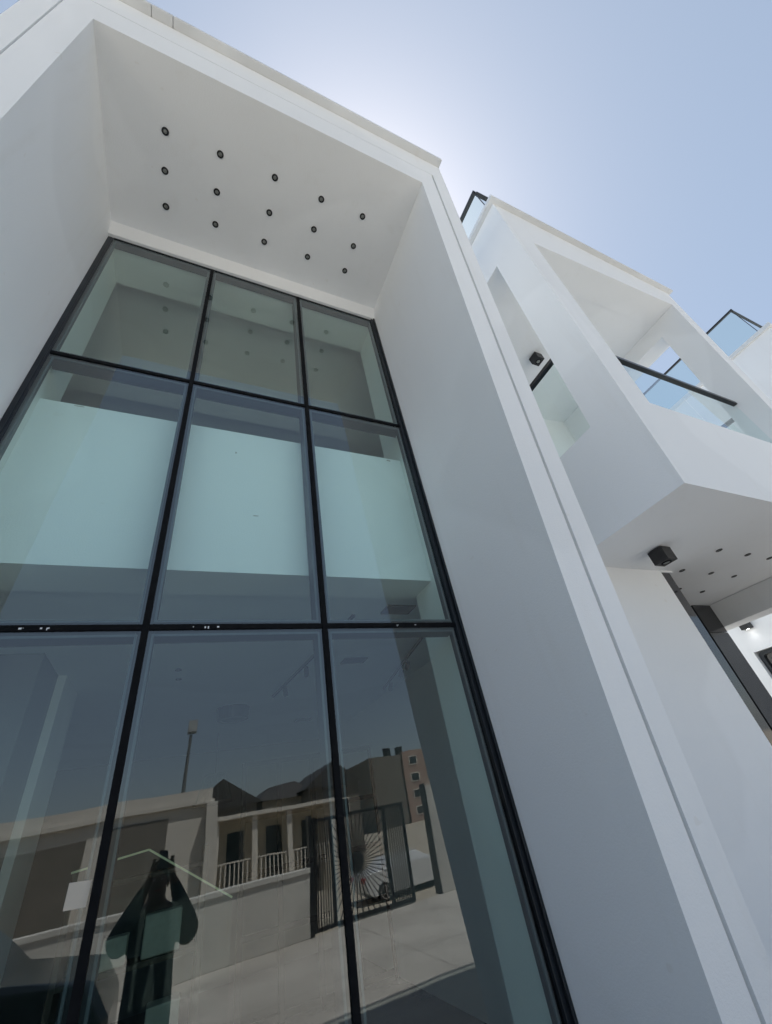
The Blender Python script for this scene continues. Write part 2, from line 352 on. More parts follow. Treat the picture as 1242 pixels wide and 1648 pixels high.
# ---------------- curtain wall
cw = MB(); cw.box(-1.30, -1.262, 2.492, 2.60, -1.98, 5.505)
cw.box(1.845, 1.864, 2.455, 2.60, -1.98, 5.505); cw.box(1.815, 1.845, 2.475, 2.60, -1.98, 5.505)
cw.box(-1.262, -1.245, 2.494, 2.60, -1.98, 5.505); cw.box(-1.245, 1.815, 2.49, 2.60, 5.49, 5.504); cw.box(-1.235, 1.815, 2.475, 2.60, -1.98, -1.94)
window = cw.build('window_wall', M['frame'], house, bevel=.003)
window['label'] = 'tall glass front of nine tinted panes in a dark metal frame'
gx = [-1.245, -0.242, 0.790, 1.815]; gz = [-1.94, 1.025, 3.285, 5.49]; JW = .017
for i in range(3):
    for j in range(3):
        x0 = gx[i] + (JW if i else 0); x1 = gx[i+1] - (JW if i < 2 else 0); z0 = gz[j] + (JW if j else 0); z1 = gz[j+1] - (JW if j < 2 else 0)
        b = MB(); b.add([(x0,2.5,z0),(x1,2.5,z0),(x1,2.5,z1),(x0,2.5,z1)], [(0,1,2,3)])
        pane = MB(); pane.box(x0, x1, 2.498, 2.504, z0, z1)
        # one optical surface: the front sheet; the thin edges are gasket black
        pane = MB(); pane.cur = 0; pane.add([(x0,2.498,z0),(x1,2.498,z0),(x1,2.498,z1),(x0,2.498,z1)], [(0,1,2,3)])
        pane.cur = 1
        for (a0, b0, a1, b1) in ((x0,z0,x1,z0),(x1,z0,x1,z1),(x1,z1,x0,z1),(x0,z1,x0,z0)):
            pane.add([(a0,2.498,b0),(a1,2.498,b1),(a1,2.522,b1),(a0,2.522,b0)], [(0,1,2,3)])
        pane.build('glass_pane', [M['glass'], M['edge_glass_dark'] if 'edge_glass_dark' in M else M['rubber']], window, fix=False)
        s_ = MB(); e = .018
        for (a0, a1, b0, b1) in ((x0+e, x1-e, z0+e, z0+e+.012), (x0+e, x1-e, z1-e-.012, z1-e), (x0+e, x0+e+.012, z0+e+.012, z1-e-.012), (x1-e-.012, x1-e, z0+e+.012, z1-e-.012)):
            s_.box(a0, a1, 2.506, 2.517, b0, b1)
        s_.build('spacer_bar', M['spacer'], window)
for x in gx[1:3]:
    b = MB(); b.box(x-.017, x+.017, 2.484, 2.522, -1.94, 5.49); b.build('joint', M['rubber'], window)
    b = MB(); b.box(x-.045, x+.045, 2.523, 2.64, -1.94, 5.49); b.build('mullion', M['backframe'], window, bevel=.003)
b = MB()          # paint and sealant specks left on the lower transom joint
for xa, xb, n_ in ((-1.1, -.62, 7), (-.02, .18, 4), (1.3, 1.5, 5)):
    for k in range(n_):
        x = random.uniform(xa, xb); r = random.uniform(.001, .0035); b.box(x-r*random.uniform(.8, 2.5), x+r*random.uniform(.8, 2.5), 2.4865, 2.4885, 1.025 - random.uniform(.0, .014) - r*.6, 1.025 + r*.4)
ps = b.build('paint_specks', M['plaster'], window); ps['kind'] = 'stuff'
for z in gz[1:3]:
    for i in range(3):
        x0 = gx[i] + (.0175 if i else 0); x1 = gx[i+1] - (.0175 if i < 2 else 0)
        b = MB(); b.box(x0, x1, 2.489, 2.522, z-.016, z+.016); b.build('joint', M['rubber'], window)
        x0 = gx[i] + (.0455 if i else 0); x1 = gx[i+1] - (.0455 if i < 2 else 0)
        b = MB(); b.box(x0, x1, 2.524, 2.63, z-.045, z+.045); b.build('transom', M['backframe'], window, bevel=.003)

# ---------------- balcony tower
ty = lambda z: 1.302 - .0585*z
T0, T1 = 1.6375, 6.88
tw = MB(); tw.prism([(3.386, ty(T0), T0), (7.52, ty(T0), T0), (7.52, ty(T1), T1), (3.386, ty(T1), T1)], [(3.386, 3.95, T0), (7.52, 3.95, T0), (7.52, 3.95, T1), (3.386, 3.95, T1)])
tower = tw.build('balcony_tower', M['plaster'], house)
def cutter(b): return b.build('cut', M['plaster'], house)
tb = lambda z: ty(z) + .41
c1 = MB(); c1.prism([(3.755, tb(2.1), 2.1), (7.17, tb(2.1), 2.1), (7.17, tb(6.3), 6.295), (3.755, tb(5.93), 5.935)], [(3.755, 3.73, 2.1), (7.17, 3.73, 2.1), (7.17, 3.73, 6.295), (3.755, 3.73, 5.935)])
c2 = MB(); c2.prism([(3.755, .3, 2.67), (7.17, .3, 2.67), (7.17, .3, 6.29), (3.755, .3, 5.93)], [(3.755, tb(2.67)+.2, 2.67), (7.17, tb(2.67)+.2, 2.67), (7.17, tb(6.3)+.2, 6.29), (3.755, tb(5.93)+.2, 5.93)])
def slot(x0, x1, zb, zt, ye):
    c = MB(); c.prism([(x0, tb(zb)+.002, zb), (x0, ye, zb), (x0, ye, zt), (x0, tb(zt)+.002, zt)], [(x1, tb(zb)+.002, zb), (x1, ye, zb), (x1, ye, zt), (x1, tb(zt)+.002, zt)]); return c
c3 = slot(3.2, 3.8, 2.678, 5.87, 2.95); c4 = slot(7.1, 7.8, 2.678, 5.955, 3.0)
boolean(tower, [cutter(c) for c in (c1, c2, c3, c4)])
cp = MB(); cp.box(3.31, 7.60, .825, 3.99, 6.882, 6.94); cp.box(3.33, 7.58, .84, 3.97, 6.941, 7.0); tc = cp.build('tower_coping', M['coping'], house, bevel=.005)
# entrance below the tower
w = MB(); w.box(2.2565, 4.80, 2.47, 2.62, GZ, 1.637); w.build('entrance_wall', M['plaster'], house, bevel=.004)
w = MB(); w.box(4.8005, 4.955, 2.476, 2.62, GZ, 1.615); w.build('door_jamb', M['stone'], house)
w = MB(); w.box(4.795, 5.0, 2.462, 2.63, 1.6155, 1.637); w.build('jamb_trim', M['plaster'], house)
w = MB(); w.box(6.69, 7.139, 3.32, 3.5, 1.215, 1.632); w.box(6.69, 7.139, 3.322, 3.5, GZ, 1.209); w.build('granite_cladding', M['stone_dull'], house, bevel=.002)
w = MB(); w.box(3.4, 6.655, 3.335, 3.5, GZ, 1.20); w.box(3.4, 6.655, 3.335, 3.5, 1.2035, 1.632)
door = w.build('entrance_door', M['stone'], house, bevel=.002); door['label'] = 'polished black entrance door set back under the balcony tower'
w = MB(); w.bar((6.55, 3.30, -1.4), (6.55, 3.30, .3), .03); w.box(6.53, 6.57, 3.30, 3.335, -1.2, -1.16); w.box(6.53, 6.57, 3.30, 3.335, .06, .1); w.build('door_handle', M['steel'], door)
w = MB(); w.box(6.655, 6.69, 3.40, 3.5, GZ, 1.632); w.build('door_gap', M['rubber'], house)
w = MB(); w.box(7.14, 7.52, 1.6, 4.4, 1.293, 1.636); w.build('hanging_beam', M['plaster'], house, bevel=.004)
# far block
w = MB(); w.box(10.75, 16, .62, 9, GZ, 6.95); fb = w.build('far_block', M['plaster'], house)
c = MB(); c.box(10.4, 10.95, 1.9, 4.80, -.9, 1.30); 
boolean(fb, [cutter(c)])
w = MB(); w.box(10.70, 16, .56, 9, 6.952, 7.05); w.build('far_coping', M['coping'], house, bevel=.005)
# rounded-corner window in the far block
def rrect(y0, y1, z0, z1, r, n=6):
    pts = []
    for cy, cz, a0 in ((y1-r, z1-r, 0), (y0+r, z1-r, 90), (y0+r, z0+r, 180), (y1-r, z0+r, 270)):
        pts += [(cy + r*cos(rad(a0 + 90*k/n)), cz + r*sin(rad(a0 + 90*k/n))) for k in range(n+1)]
    return pts
po = rrect(1.91, 4.79, -.89, 1.29, .09); pi_ = rrect(1.98, 4.72, -.82, 1.22, .07); n = len(po)
f = MB(); X0, X1 = 10.84, 10.93
f.add([(X0, y, z) for y, z in po] + [(X0, y, z) for y, z in pi_] + [(X1, y, z) for y, z in po] + [(X1, y, z) for y, z in pi_],
      [(i, (i+1) % n, n+(i+1) % n, n+i) for i in range(n)] + [(i, 2*n+i, 2*n+(i+1) % n, (i+1) % n) for i in range(n)] + [(n+i, n+(i+1) % n, 3*n+(i+1) % n, 3*n+i) for i in range(n)])
wf = f.build('side_window', M['frame'], house); wf['label'] = 'dark window with rounded corners in the far white wall'
b = MB(); b.box(10.90, 10.94, 1.96, 4.74, -.84, 1.24); b.build('pane', M['dark_glass'], wf)
b = MB()
for y in (2.9, 3.82): b.box(10.87, 10.899, y-.02, y+.02, -.81, 1.21)
for z in (-.1, .6): b.box(10.88, 10.898, 1.99, 4.71, z-.012, z+.012)
b.build('glazing_bar', M['frame'], wf)

# ================================================================== fittings
def downlight_proto(name, r=.033, label=''):
    t = thing(name, (0, 0, 0), label, 'downlight')
    b = MB(); b.ring((0,0,0), (0,0,-1), r*.58, r, .007); b.build('trim_ring', M['black'], t, smooth=False)
    b = MB(); b.tube((0,0,.0), (0,0,-.003), r*.57, r*.5, 20); b.build('lamp', M['lens'], t)
    return t
# z of the proto root is 0 (lens level); copies get their own place
dl = downlight_proto('downlight')
rows = [('outer', 1.41), ('middle', 1.74), ('inner', 2.06)]
colsx = [-.765, -.26, .295, .82, 1.32]
ordn = ['leftmost', 'second from left', 'middle', 'second from right', 'rightmost']
first = True
for rn, y in rows:
    for x, on in zip(colsx, ordn):
        lab = f'black ring downlight, {on} in the portal soffit ' + {'outer': 'row farthest from the glass', 'middle': 'middle row', 'inner': 'row nearest the glass'}[rn]
        j = (random.uniform(-.008, .008), random.uniform(-.008, .008))
        if first: dl.location = Vector((x, y, ZS+H)); dl['label'] = lab; dl['group'] = 'downlights in the portal soffit'; first = False
        else: dup(dl, (x+j[0], y+j[1], ZS), lab)
pl = [(5.15, 1.98), (5.76, 2.0), (6.28, 2.02), (5.15, 2.43), (5.75, 2.44), (6.31, 2.47), (5.15, 2.89), (5.73, 2.87), (6.31, 2.91)]
for k, (x, y) in enumerate(pl):
    lab = f'black recessed downlight under the balcony tower, {["left", "middle", "right"][k % 3]} one of the {["front", "second", "back"][k//3]} row'
    o = dup(dl, (x, y, T0), lab); o['group'] = 'downlights under the balcony tower'

def spot_box(name, loc, s, label, lit=False, down=(0,0,-1)):
    t = thing(name, loc, label, 'spotlight', 'black box spotlights')
    x, y, z = loc
    b = MB(); b.box(x-s, x+s, y-s, y+s, z-2*s, z-.012); b.build('housing', M['black'], t, bevel=.004)
    b = MB(); b.box(x-s*.7, x+s*.7, y-s*.7, y+s*.7, z-.012, z-.001); b.build('mount_plate', M['black'], t)
    b = MB(); b.ring((x, y, z-2*s), (0,0,-1), s*.42, s*.62, .006); b.build('bezel', M['rubber'], t)
    b = MB(); b.tube((x, y, z-2*s-.001), (x, y, z-2*s-.004), s*.41, s*.41, 18); b.build('lens', M['led'] if lit else M['lens'], t)
    return t
spot_box('box_spotlight', (4.23, 2.08, T0), .078, 'large black box spotlight under the near end of the balcony tower')
spot_box('box_spotlight', (5.12, 2.46, 6.07), .082, 'black box spotlight on the ceiling inside the balcony tower, seen through the slot')
s3 = spot_box('box_spotlight', (10.66, 4.58, 1.90), .085, 'small lit black box spotlight on the far white wall above the side window', lit=True)
ll = bpy.data.lights.new('spot_glow', 'SPOT'); ll.energy = 0.4; ll.spot_size = rad(110); ll.spot_blend = .8; ll.shadow_soft_size = .03; ll.color = (1, .97, .95)
lo = bpy.data.objects.new('spot_glow', ll); C.objects.link(lo); lo.parent = s3; lo.location = (0, 0, -.19)

# glass balustrades
def balustrade(name, root, panes, rails, label, group='glass balustrades', rw=.055, posts=()):
    t = thing(name, root, label, 'balustrade', group)
    for (p, q, z0, z1) in panes:
        b = MB(); p = Vector((*p, 0)); q = Vector((*q, 0)); d = (q-p).normalized(); n_ = Vector((-d.y, d.x, 0))*.006
        b.add([p + n_*0 + Vector((0,0,z0)), q + Vector((0,0,z0)), q + Vector((0,0,z1)), p + Vector((0,0,z1))], [(0,1,2,3)])
        b.build('glass_panel', M['bal_glass'], t, fix=False)
    for (p, q) in rails:
        b = MB(); b.bar(p, q, rw, rw*.9); b.build('handrail', M['rail'], t, bevel=.004)
    for (p, z0, z1) in posts:
        b = MB(); b.bar((p[0], p[1], z0), (p[0], p[1], z1), .012); b.build('edge_strip', M['rail'], t)
    return t
RZ = 4.02
balustrade('glass_balustrade', (5.4, 1.33, 2.67), [((3.77, 1.34), (5.45, 1.34), 2.3, RZ), ((5.46, 1.34), (7.16, 1.34), 2.3, RZ)], [((3.76, 1.34, RZ), (7.165, 1.34, RZ))], 'glass balustrade with black handrail across the front opening of the balcony tower', rw=.06)
balustrade('glass_balustrade', (3.6, 2.2, 2.68), [((3.57, 1.56), (3.57, 2.94), 2.685, 3.92)], [((3.57, 1.50, 3.92), (3.57, 2.945, 3.92))], 'short glass balustrade with black handrail in the left side slot of the tower', rw=.06)
balustrade('glass_balustrade', (7.35, 2.2, 2.68), [((7.33, 1.56), (7.33, 2.99), 2.685, 3.92)], [((7.33, 1.50, 3.92), (7.33, 2.995, 3.92))], 'glass balustrade with handrail in the right side slot of the tower', rw=.06)
balustrade('glass_balustrade', (3.6, 2.0, 7.0), [((3.49, 1.03), (3.49, 2.6), 7.0, 7.9), ((3.50, 1.02), (7.4, 1.02), 7.0, 7.9)], [((3.49, 1.0, 7.9), (3.49, 2.6, 7.9)), ((3.53, 1.02, 7.9), (7.4, 1.02, 7.9))], 'glass balustrade with black rail on the roof of the balcony tower', rw=.06, posts=[((3.49, 1.02), 7.0, 7.87)])
balustrade('glass_balustrade', (10.9, 2.0, 7.05), [((10.78, .80), (10.78, 3.9), 7.05, 8.0), ((10.79, .79), (15, .79), 7.05, 8.0)], [((10.78, .76, 8.0), (10.78, 3.9, 8.0)), ((10.82, .79, 8.0), (15, .79, 8.0))], 'glass balustrade with black rail on the roof of the far right block', rw=.05, posts=[((10.78, .79), 7.05, 7.97)])

# ================================================================== inside the room behind the glass
dz = 1.597
for k, (x, y, r, nm) in enumerate([(-.1, 5.08, .5, 'near'), (-.09, 5.42, .5, 'far')]):
    o = dup(dl, (x, y, dz), f'small round downlight in the ground-floor ceiling, {nm} one of the pair behind the middle pane'); o['group'] = 'interior downlights'
t = thing('ceiling_light', (.69, 7.07, 1.6), 'round dark ceiling light deep in the ground-floor room', 'ceiling light')
b = MB(); b.tube((.69,7.07,1.598), (.69,7.07,1.44), .24, .22, 32); b.build('drum', M['frame'], t)
b = MB(); b.ring((.69,7.07,1.439), (0,0,-1), .16, .2, .006, 32); b.build('rim_ring', M['steel'], t)
first = None
for k, (x, y, z, lab) in enumerate([(1.89, 3.47, dz, 'square ceiling vent nearest the glass on the right'), (1.95, 5.03, dz, 'square ceiling vent in the middle of the ground-floor ceiling'), (2.09, 8.4, 1.597, 'square ceiling vent farthest back in the ground-floor ceiling')]):
    if first is None:
        first = thing('ceiling_vent', (x, y, z), lab, 'vent', 'ceiling vents')
        b = MB(); b.box(x-.16, x+.16, y-.10, y-.085, z-.012, z); b.box(x-.16, x+.16, y+.085, y+.10, z-.012, z); b.box(x-.16, x-.145, y-.085, y+.085, z-.012, z); b.box(x+.145, x+.16, y-.085, y+.085, z-.012, z); b.build('vent_frame', M['frame'], first)
        b = MB()
        for i in range(7): b.box(x-.145, x+.145, y-.08+i*.024, y-.068+i*.024, z-.010, z-.001)
        b.build('louvre', M['backframe'], first)
    else: dup(first, (x, y, z), lab)
for k, (x0, y0, x1, y1, lab) in enumerate([(1.45, 3.6, 1.18, 6.5, 'long thin black lighting track left of the vents'), (2.55, 4.2, 3.0, 6.55, 'black lighting track with small spot heads by the right wall')]):
    t = thing('track_light', (x0, y0, dz), lab, 'track light', 'lighting tracks')
    b = MB(); b.bar((x0, y0, dz-.013), (x1, y1, dz-.013), .025); b.build('track', M['black'], t)
    for q in (.35, .5, .8):
        px, py = x0 + (x1-x0)*q, y0 + (y1-y0)*q
        b = MB(); b.tube((px, py, dz-.026), (px, py, dz-.06), .008); b.tube((px, py-.03, dz-.07), (px+.03, py+.09, dz-.12), .028, .032); b.build('spot_head', M['black'], t)
# pendant
t = thing('pendant_lamp', (.62, 8.8, 1.6), 'glass bowl pendant lamp hanging at the back of the room', 'pendant lamp')
b = MB(); b.tube((.62,8.8,1.598), (.62,8.8,.95), .006); b.build('cord', M['black'], t)
b = MB(); b.ring((.62,8.8,.95), (0,0,-1), .01, .18, .02); b.build('lamp_cap', M['steel'], t)
b = MB(); b.ring((.62,8.8,.55), (0,0,-1), .30, .33, .03, 32); b.build('lamp_rim', M['steel'], t)
b = MB(); b.tube((.62,8.8,.93), (.62,8.8,.55), .18, .30, 24, caps=False); b.build('lamp_shade', M['bal_glass'], t, smooth=True)
# stair guard of glass with bright green edge
t = thing('stair_guard', (-.1, 4.5, -2.0), 'sloping glass stair guard with a bright green top edge behind the lower panes', 'stair guard')
b = MB(); b.add([(-.6,4.52,-1.95), (-.13,4.5,-1.95), (-.13,4.5,.04), (-.6,4.52,0)], [(0,1,2,3)]); b.add([(-.13,4.5,-1.95), (.5,4.5,-1.95), (.5,4.5,-.36), (-.13,4.5,.04)], [(0,1,2,3)]); b.build('glass_panel', M['guard_glass'], t, fix=False)
b = MB(); b.bar((-.62,4.52,0), (-.13,4.5,.045), .013); b.bar((-.13,4.5,.045), (.5,4.5,-.36), .013); b.build('top_edge', M['edge_glass'], t)
t = thing('display_shelf', (-.2, 4.9, -1.96), 'dark open display shelf with pale boxes standing behind the glass stair guard', 'shelf')
for x in (-.62, .30):
    b = MB(); b.box(x-.02, x+.02, 4.75, 5.05, -1.96, .0); b.build('side_panel', M['wood'], t)
for z in (-1.7, -1.15, -.62, -.12):
    b = MB(); b.box(-.599, .279, 4.75, 5.05, z-.015, z+.015); b.build('shelf', M['wood'], t)
for (x0, x1, z0, z1) in ((-.10, .16, -.604, -.36), (-.5, -.3, -1.134, -.9), (-.02, .2, -1.134, -.86), (-.45, -.2, -.604, -.44)):
    b = MB(); b.box(x0, x1, 4.80, 4.98, z0, z1); tag(b.build('storage_box', M['cream'], None, bevel=.01), {-.10: 'pale box on the upper shelf, right of centre', -.5: 'pale box on the lower shelf at its left end', -.02: 'pale box on the lower shelf at its right end', -.45: 'low pale box on the upper shelf at its left end'}[x0], 'box', 'boxes on the display shelf')
# sofa
def sofa(x, y, z, wd, rot, label):
    t = thing('sofa', (x, y, z), label, 'sofa')
    b = MB(); b.box(x-wd/2, x+wd/2, y-.42, y+.42, z+.08, z+.36); b.build('base', M['fabric'], t, bevel=.03)
    b = MB(); b.box(x-wd/2, x+wd/2, y-.42, y-.22, z+.36, z+.82); b.build('backrest', M['fabric'], t, bevel=.05)
    for sx in (-1, 1):
        b = MB(); b.box(x+sx*wd/2-.09, x+sx*wd/2+.09, y-.44, y+.43, z+.075, z+.60); b.build('armrest', M['fabric'], t, bevel=.04)
    nn = 3
    for i in range(nn):
        cx = x - wd/2 + .1 + (wd-.2)*(i+.5)/nn
        b = MB(); b.box(cx-(wd-.2)/nn/2+.005, cx+(wd-.2)/nn/2-.005, y-.21, y+.43, z+.362, z+.48); b.build('seat_cushion', M['fabric'], t, bevel=.03)
    b = MB(); b.obox((x-.4, y-.12, z+.62), (.2,0,0), (0,.05,.02), (0,-.06,.18)); b.build('throw_pillow', M['cream'], t, bevel=.04)
    for sx in (-1, 1):
        for sy in (-1, 1):
            b = MB(); b.tube((x+sx*(wd/2-.1), y+sy*.35, z), (x+sx*(wd/2-.1), y+sy*.35, z+.08), .02, .03); b.build('leg', M['wood'], t)
    t.rotation_euler.z = rot
sofa(-.75, 4.0, -1.96, 1.7, rad(8), 'dark green sofa with a cream pillow behind the lower left panes')
t = thing('console_cabinet', (-2.6, 7.2, -1.96), 'low dark wooden cabinet deep in the ground-floor room', 'cabinet')
b = MB(); b.box(-3.6,-1.7,6.95,7.4,-1.88,-1.1); b.build('carcass', M['wood'], t, bevel=.006)
for i in range(3):
    b = MB(); b.box(-3.57+i*.62,-2.98+i*.62,6.93,6.949,-1.85,-1.13); d_ = b.build('door', M['wood'], t); b = MB(); b.box(-3.03+i*.62,-3.02+i*.62,6.91,6.929,-1.6,-1.4); b.build('handle', M['steel'], d_)
for x in (-3.5, -1.8):
    b = MB(); b.box(x-.03, x+.03, 7.0, 7.35, -1.96, -1.881); b.build('leg', M['steel'], t)
# paper stuck inside the lower left pane
def flat(name, x0, x1, z0, z1, label):
    b = MB(); b.prism([(x0,2.4962,z0),(x1,2.4962,z0-.004),(x1+.004,2.4962,z1),(x0+.002,2.4962,z1+.005)], [(x0,2.4972,z0),(x1,2.4972,z0-.004),(x1+.004,2.4972,z1),(x0+.002,2.4972,z1+.005)])
    return tag(b.build(name, M['paper']), label, 'paper')
flat('paper_note', -.343, -.268, -.112, -.035, 'small blank cream paper sheet stuck on the lower left pane')

# ================================================================== yard and street mirrored in the glass
t = thing('compound_wall', (-3, -7.4, -2.0), 'low weathered white compound wall left of the gate', 'wall')
b = MB(); b.box(-14, 3.05, -7.6, -7.4, -2.0, -.90); b.build('wall_body', M['wallwhite'], t, bevel=.01)
b = MB(); b.box(-14, 3.05, -7.64, -7.36, -.899, -.80); b.build('wall_coping', M['wallwhite'], t, bevel=.01)
b = MB(); b.box(3.051, 3.13, -7.62, -7.38, -2.0, .18); b.build('gate_post', M['black'], t)
t = thing('compound_wall', (8, -7.4, -2.0), 'taller white compound wall right of the gate opening', 'wall')
b = MB(); b.box(6.5, 20, -7.62, -7.4, -2.0, .35); b.build('wall_body', M['wallwhite'], t, bevel=.01)
b = MB(); b.box(6.46, 6.499, -7.64, -7.38, -2.0, .40); b.build('wall_end', M['black'], t)
# sliding gate
gate = thing('sliding_gate', (4.4, -7.4, -2.0), 'black steel sliding gate with vertical bars and a sunburst of radiating bars', 'gate')
b = MB()
for z in (-1.93, .06): b.box(3.15, 5.72, -7.50, -7.44, z-.035, z+.035)
for x in (3.18, 3.64, 5.12, 5.69): b.box(x-.03, x+.03, -7.501, -7.439, -1.895, .025)
b.build('gate_frame', M['black'], gate)
for k in range(7):
    x = 3.24 + k*.058
    b = MB(); b.box(x-.012, x+.012, -7.49, -7.46, -1.895, .025); b.build('bar', M['black'], gate)
for k in range(9):
    x = 5.17 + k*.058
    b = MB(); b.box(x-.014, x+.014, -7.49, -7.46, -1.895, .025); b.build('bar', M['black'], gate)
def clip_ray(cx, cz, a, x0, x1, z0, z1):
    dx, dz_ = cos(a), sin(a); ts = []
    if dx > 1e-6: ts.append((x1-cx)/dx)
    if dx < -1e-6: ts.append((x0-cx)/dx)
    if dz_ > 1e-6: ts.append((z1-cz)/dz_)
    if dz_ < -1e-6: ts.append((z0-cz)/dz_)
    return min(ts)
for (cx, cz, z0, z1, nn) in ((4.30, -.95, -1.895, -.30, 44),):
    for k in range(nn):
        a = 2*pi*k/nn + .05; tmax = clip_ray(cx, cz, a, 3.67, 5.09, -1.895, .025)
        b = MB(); p0 = (cx + .15*cos(a), -7.475, cz + .15*sin(a)); p1 = (cx + tmax*cos(a), -7.475, cz + tmax*sin(a))
        b.bar(p0, p1, .022, .02); b.build('ray_bar', M['black'], gate)
b = MB(); b.tube((4.30, -7.462, -.95), (4.30, -7.488, -.95), .17, .17, 20); b.build('hub', M['black'], gate)
b = MB(); b.box(3.7, 5.7, -7.52, -7.42, -1.996, -1.97); b.build('rail', M['steel'], gate)
# car
def make_car(cx, cy, cz, prof, gl, label, mat, lean, wx=1.38, wr=.32):
    car = thing('parked_car', (cx, cy, cz), label, 'car')
    b = MB(); rows_ = []
    for yy, sc, gh in ((-.90, .97, 0), (-.78, 1.0, 1), (.78, 1.0, 1), (.90, .97, 0)):
        rows_.append([(cx + x*sc, cy + yy, cz + (z if z <= lean or gh else lean - .045 + (z-lean)*.25)) for x, z in prof])
    n = len(prof)
    b.add([v for r in rows_ for v in r], [tuple(range(n)), tuple(range(3*n, 4*n))[::-1]] + [(k*n+i, k*n+(i+1) % n, (k+1)*n+(i+1) % n, (k+1)*n+i) for k in range(3) for i in range(n)])
    b.build('body', mat, car, bevel=.03)
    b = MB(); b.prism([(cx+x, cy+.83-(.1 if k in (1, 2) else 0), cz+z) for k, (x, z) in enumerate(gl)], [(cx+x, cy-.83+(.1 if k in (1, 2) else 0), cz+z) for k, (x, z) in enumerate(gl)]); b.build('side_window', M['dark_glass'], car)
    for sx in (-wx, wx):
        for sy in (-.82, .82):
            b = MB(); b.tube((cx+sx, cy+sy-.11, cz+wr), (cx+sx, cy+sy+.11, cz+wr), wr, wr, 28); w_ = b.build('wheel', M['tyre'], car, bevel=.02)
            s = 1 if sy > 0 else -1
            b = MB(); b.ring((cx+sx, cy+sy+s*.111, cz+wr), (0, s, 0), wr*.6, wr*.7, .012)
            for k in range(5):
                a = 2*pi*k/5; b.bar((cx+sx, cy+sy+s*.118, cz+wr), (cx+sx+wr*.63*cos(a), cy+sy+s*.118, cz+wr+wr*.63*sin(a)), .045, .02)
            b.build('rim', M['rim'], w_)
    xb = min(x for x, z in prof); xf = max(x for x, z in prof)
    for sy in (-.70, .70):
        b = MB(); b.box(cx+xb-.02, cx+xb+.12, cy+sy-.17, cy+sy+.17, cz+.74, cz+.90); b.build('tail_light', M['red'], car, bevel=.02)
        b = MB(); b.box(cx+xf-.16, cx+xf-.005, cy+sy-.18, cy+sy+.18, cz+.62, cz+.75); b.build('headlight', M['lens'], car, bevel=.02)
    return car
make_car(9.75, -16.9, -3.1, [(-2.25,.42),(-2.28,.80),(-2.15,.98),(-1.55,1.04),(-.95,1.40),(.35,1.42),(1.15,1.02),(2.0,.86),(2.27,.66),(2.28,.36),(1.95,.24),(-1.95,.24)],
         [(-1.42, 1.06), (-.92, 1.36), (.32, 1.38), (1.0, 1.06)], 'silver saloon car parked in the street outside the gate', M['silver'], 1.045)
make_car(-2.75, -2.7, -2.0, [(-2.35,.45),(-2.40,1.05),(-2.30,1.22),(-2.15,1.88),(.55,1.93),(1.35,1.24),(2.2,1.10),(2.38,.80),(2.38,.42),(1.95,.28),(-1.95,.28)],
         [(-2.12, 1.24), (-1.98, 1.80), (.48, 1.84), (1.18, 1.24)], 'dark green off-road car parked in the yard, mirrored in the lower left pane', M['darkpaint'], 1.235, 1.42, .38)

def house_box(name, x0, x1, y0, y1, z1, mat, label, wins, roof=None, doors=()):
    t = thing(name, ((x0+x1)/2, y1, -3.1), label, 'house' if name != 'apartment_block' else 'apartment block')
    b = MB(); b.box(x0, x1, y0, y1, -3.1, z1); b.build('wall', mat, t)
    for (wx0, wx1, wz0, wz1) in wins:
        b = MB(); b.box(wx0, wx1, y1, y1+.06, wz0, wz1); f_ = b.build('window', M['annexwhite'], t)
        b = MB(); b.box(wx0+.08, wx1-.08, y1+.055, y1+.075, wz0+.08, wz1-.08); b.build('pane', M['dark_glass'], f_)
    if roof == 'gable':
        xm = (x0+x1)/2; e = .5; rz = z1 + (x1-x0)*.33
        b = MB(); b.prism([(x0-e, y1+.4, z1-.1), (xm, y1+.4, rz), (x1+e, y1+.4, z1-.1), (xm, y1+.4, z1-.3)], [(x0-e, y0-.4, z1-.1), (xm, y0-.4, rz), (x1+e, y0-.4, z1-.1), (xm, y0-.4, z1-.3)])
        b.prism([(x0, y1, z1), (xm, y1, rz-.25), (x1, y1, z1)], [(x0, y0, z1), (xm, y0, rz-.25), (x1, y0, z1)]); b.build('roof', M['tile'], t)
    if roof == 'hip':
        b = MB(); e = .5; rz = z1 + 1.5; dx = (x1-x0)*.22
        lo = [(x0-e, y1+e, z1-.1), (x1+e, y1+e, z1-.1), (x1+e, y0-e, z1-.1), (x0-e, y0-e, z1-.1)]; hi = [(x0+dx, y1-3, rz-.35), (x1-dx, y1-3, rz), (x1-dx, y0+3, rz), (x0+dx, y0+3, rz-.35)]
        b.prism(lo, hi); b.build('roof', M['tile'], t)
    return t
# white neighbour building with a flat banded roof
t = thing('neighbour_building', (-4, -14, -3.1), 'white flat-roofed building with a projecting roof band and dark openings opposite the house', 'building')
b = MB(); b.box(-14, 1.25, -24, -14, -3.1, 1.15)
wl = b.build('wall', M['annexwhite'], t)
b = MB(); b.box(-14.2, 1.36, -24.2, -13.86, 1.151, 1.26); b.box(-14, 1.29, -24, -13.95, 1.27, 1.60); b.build('roof_band', M['annexwhite'], t)
for (x0, x1, z0, z1) in ((-1.75, .05, -1.4, .90), (-4.6, -2.3, -3.0, .75), (-8.2, -5.4, -3.0, .75)):
    b = MB(); b.box(x0, x1, -14.02, -13.97, z0, z1); wd = b.build('painted_opening', M['brown'], t)  # flat dark sheet on the wall; the opening's inner shade is its colour
b = MB(); b.box(1.10, 1.45, -13.9, -13.5, -3.1, 1.15); b.build('pillar', M['annexwhite'], t)
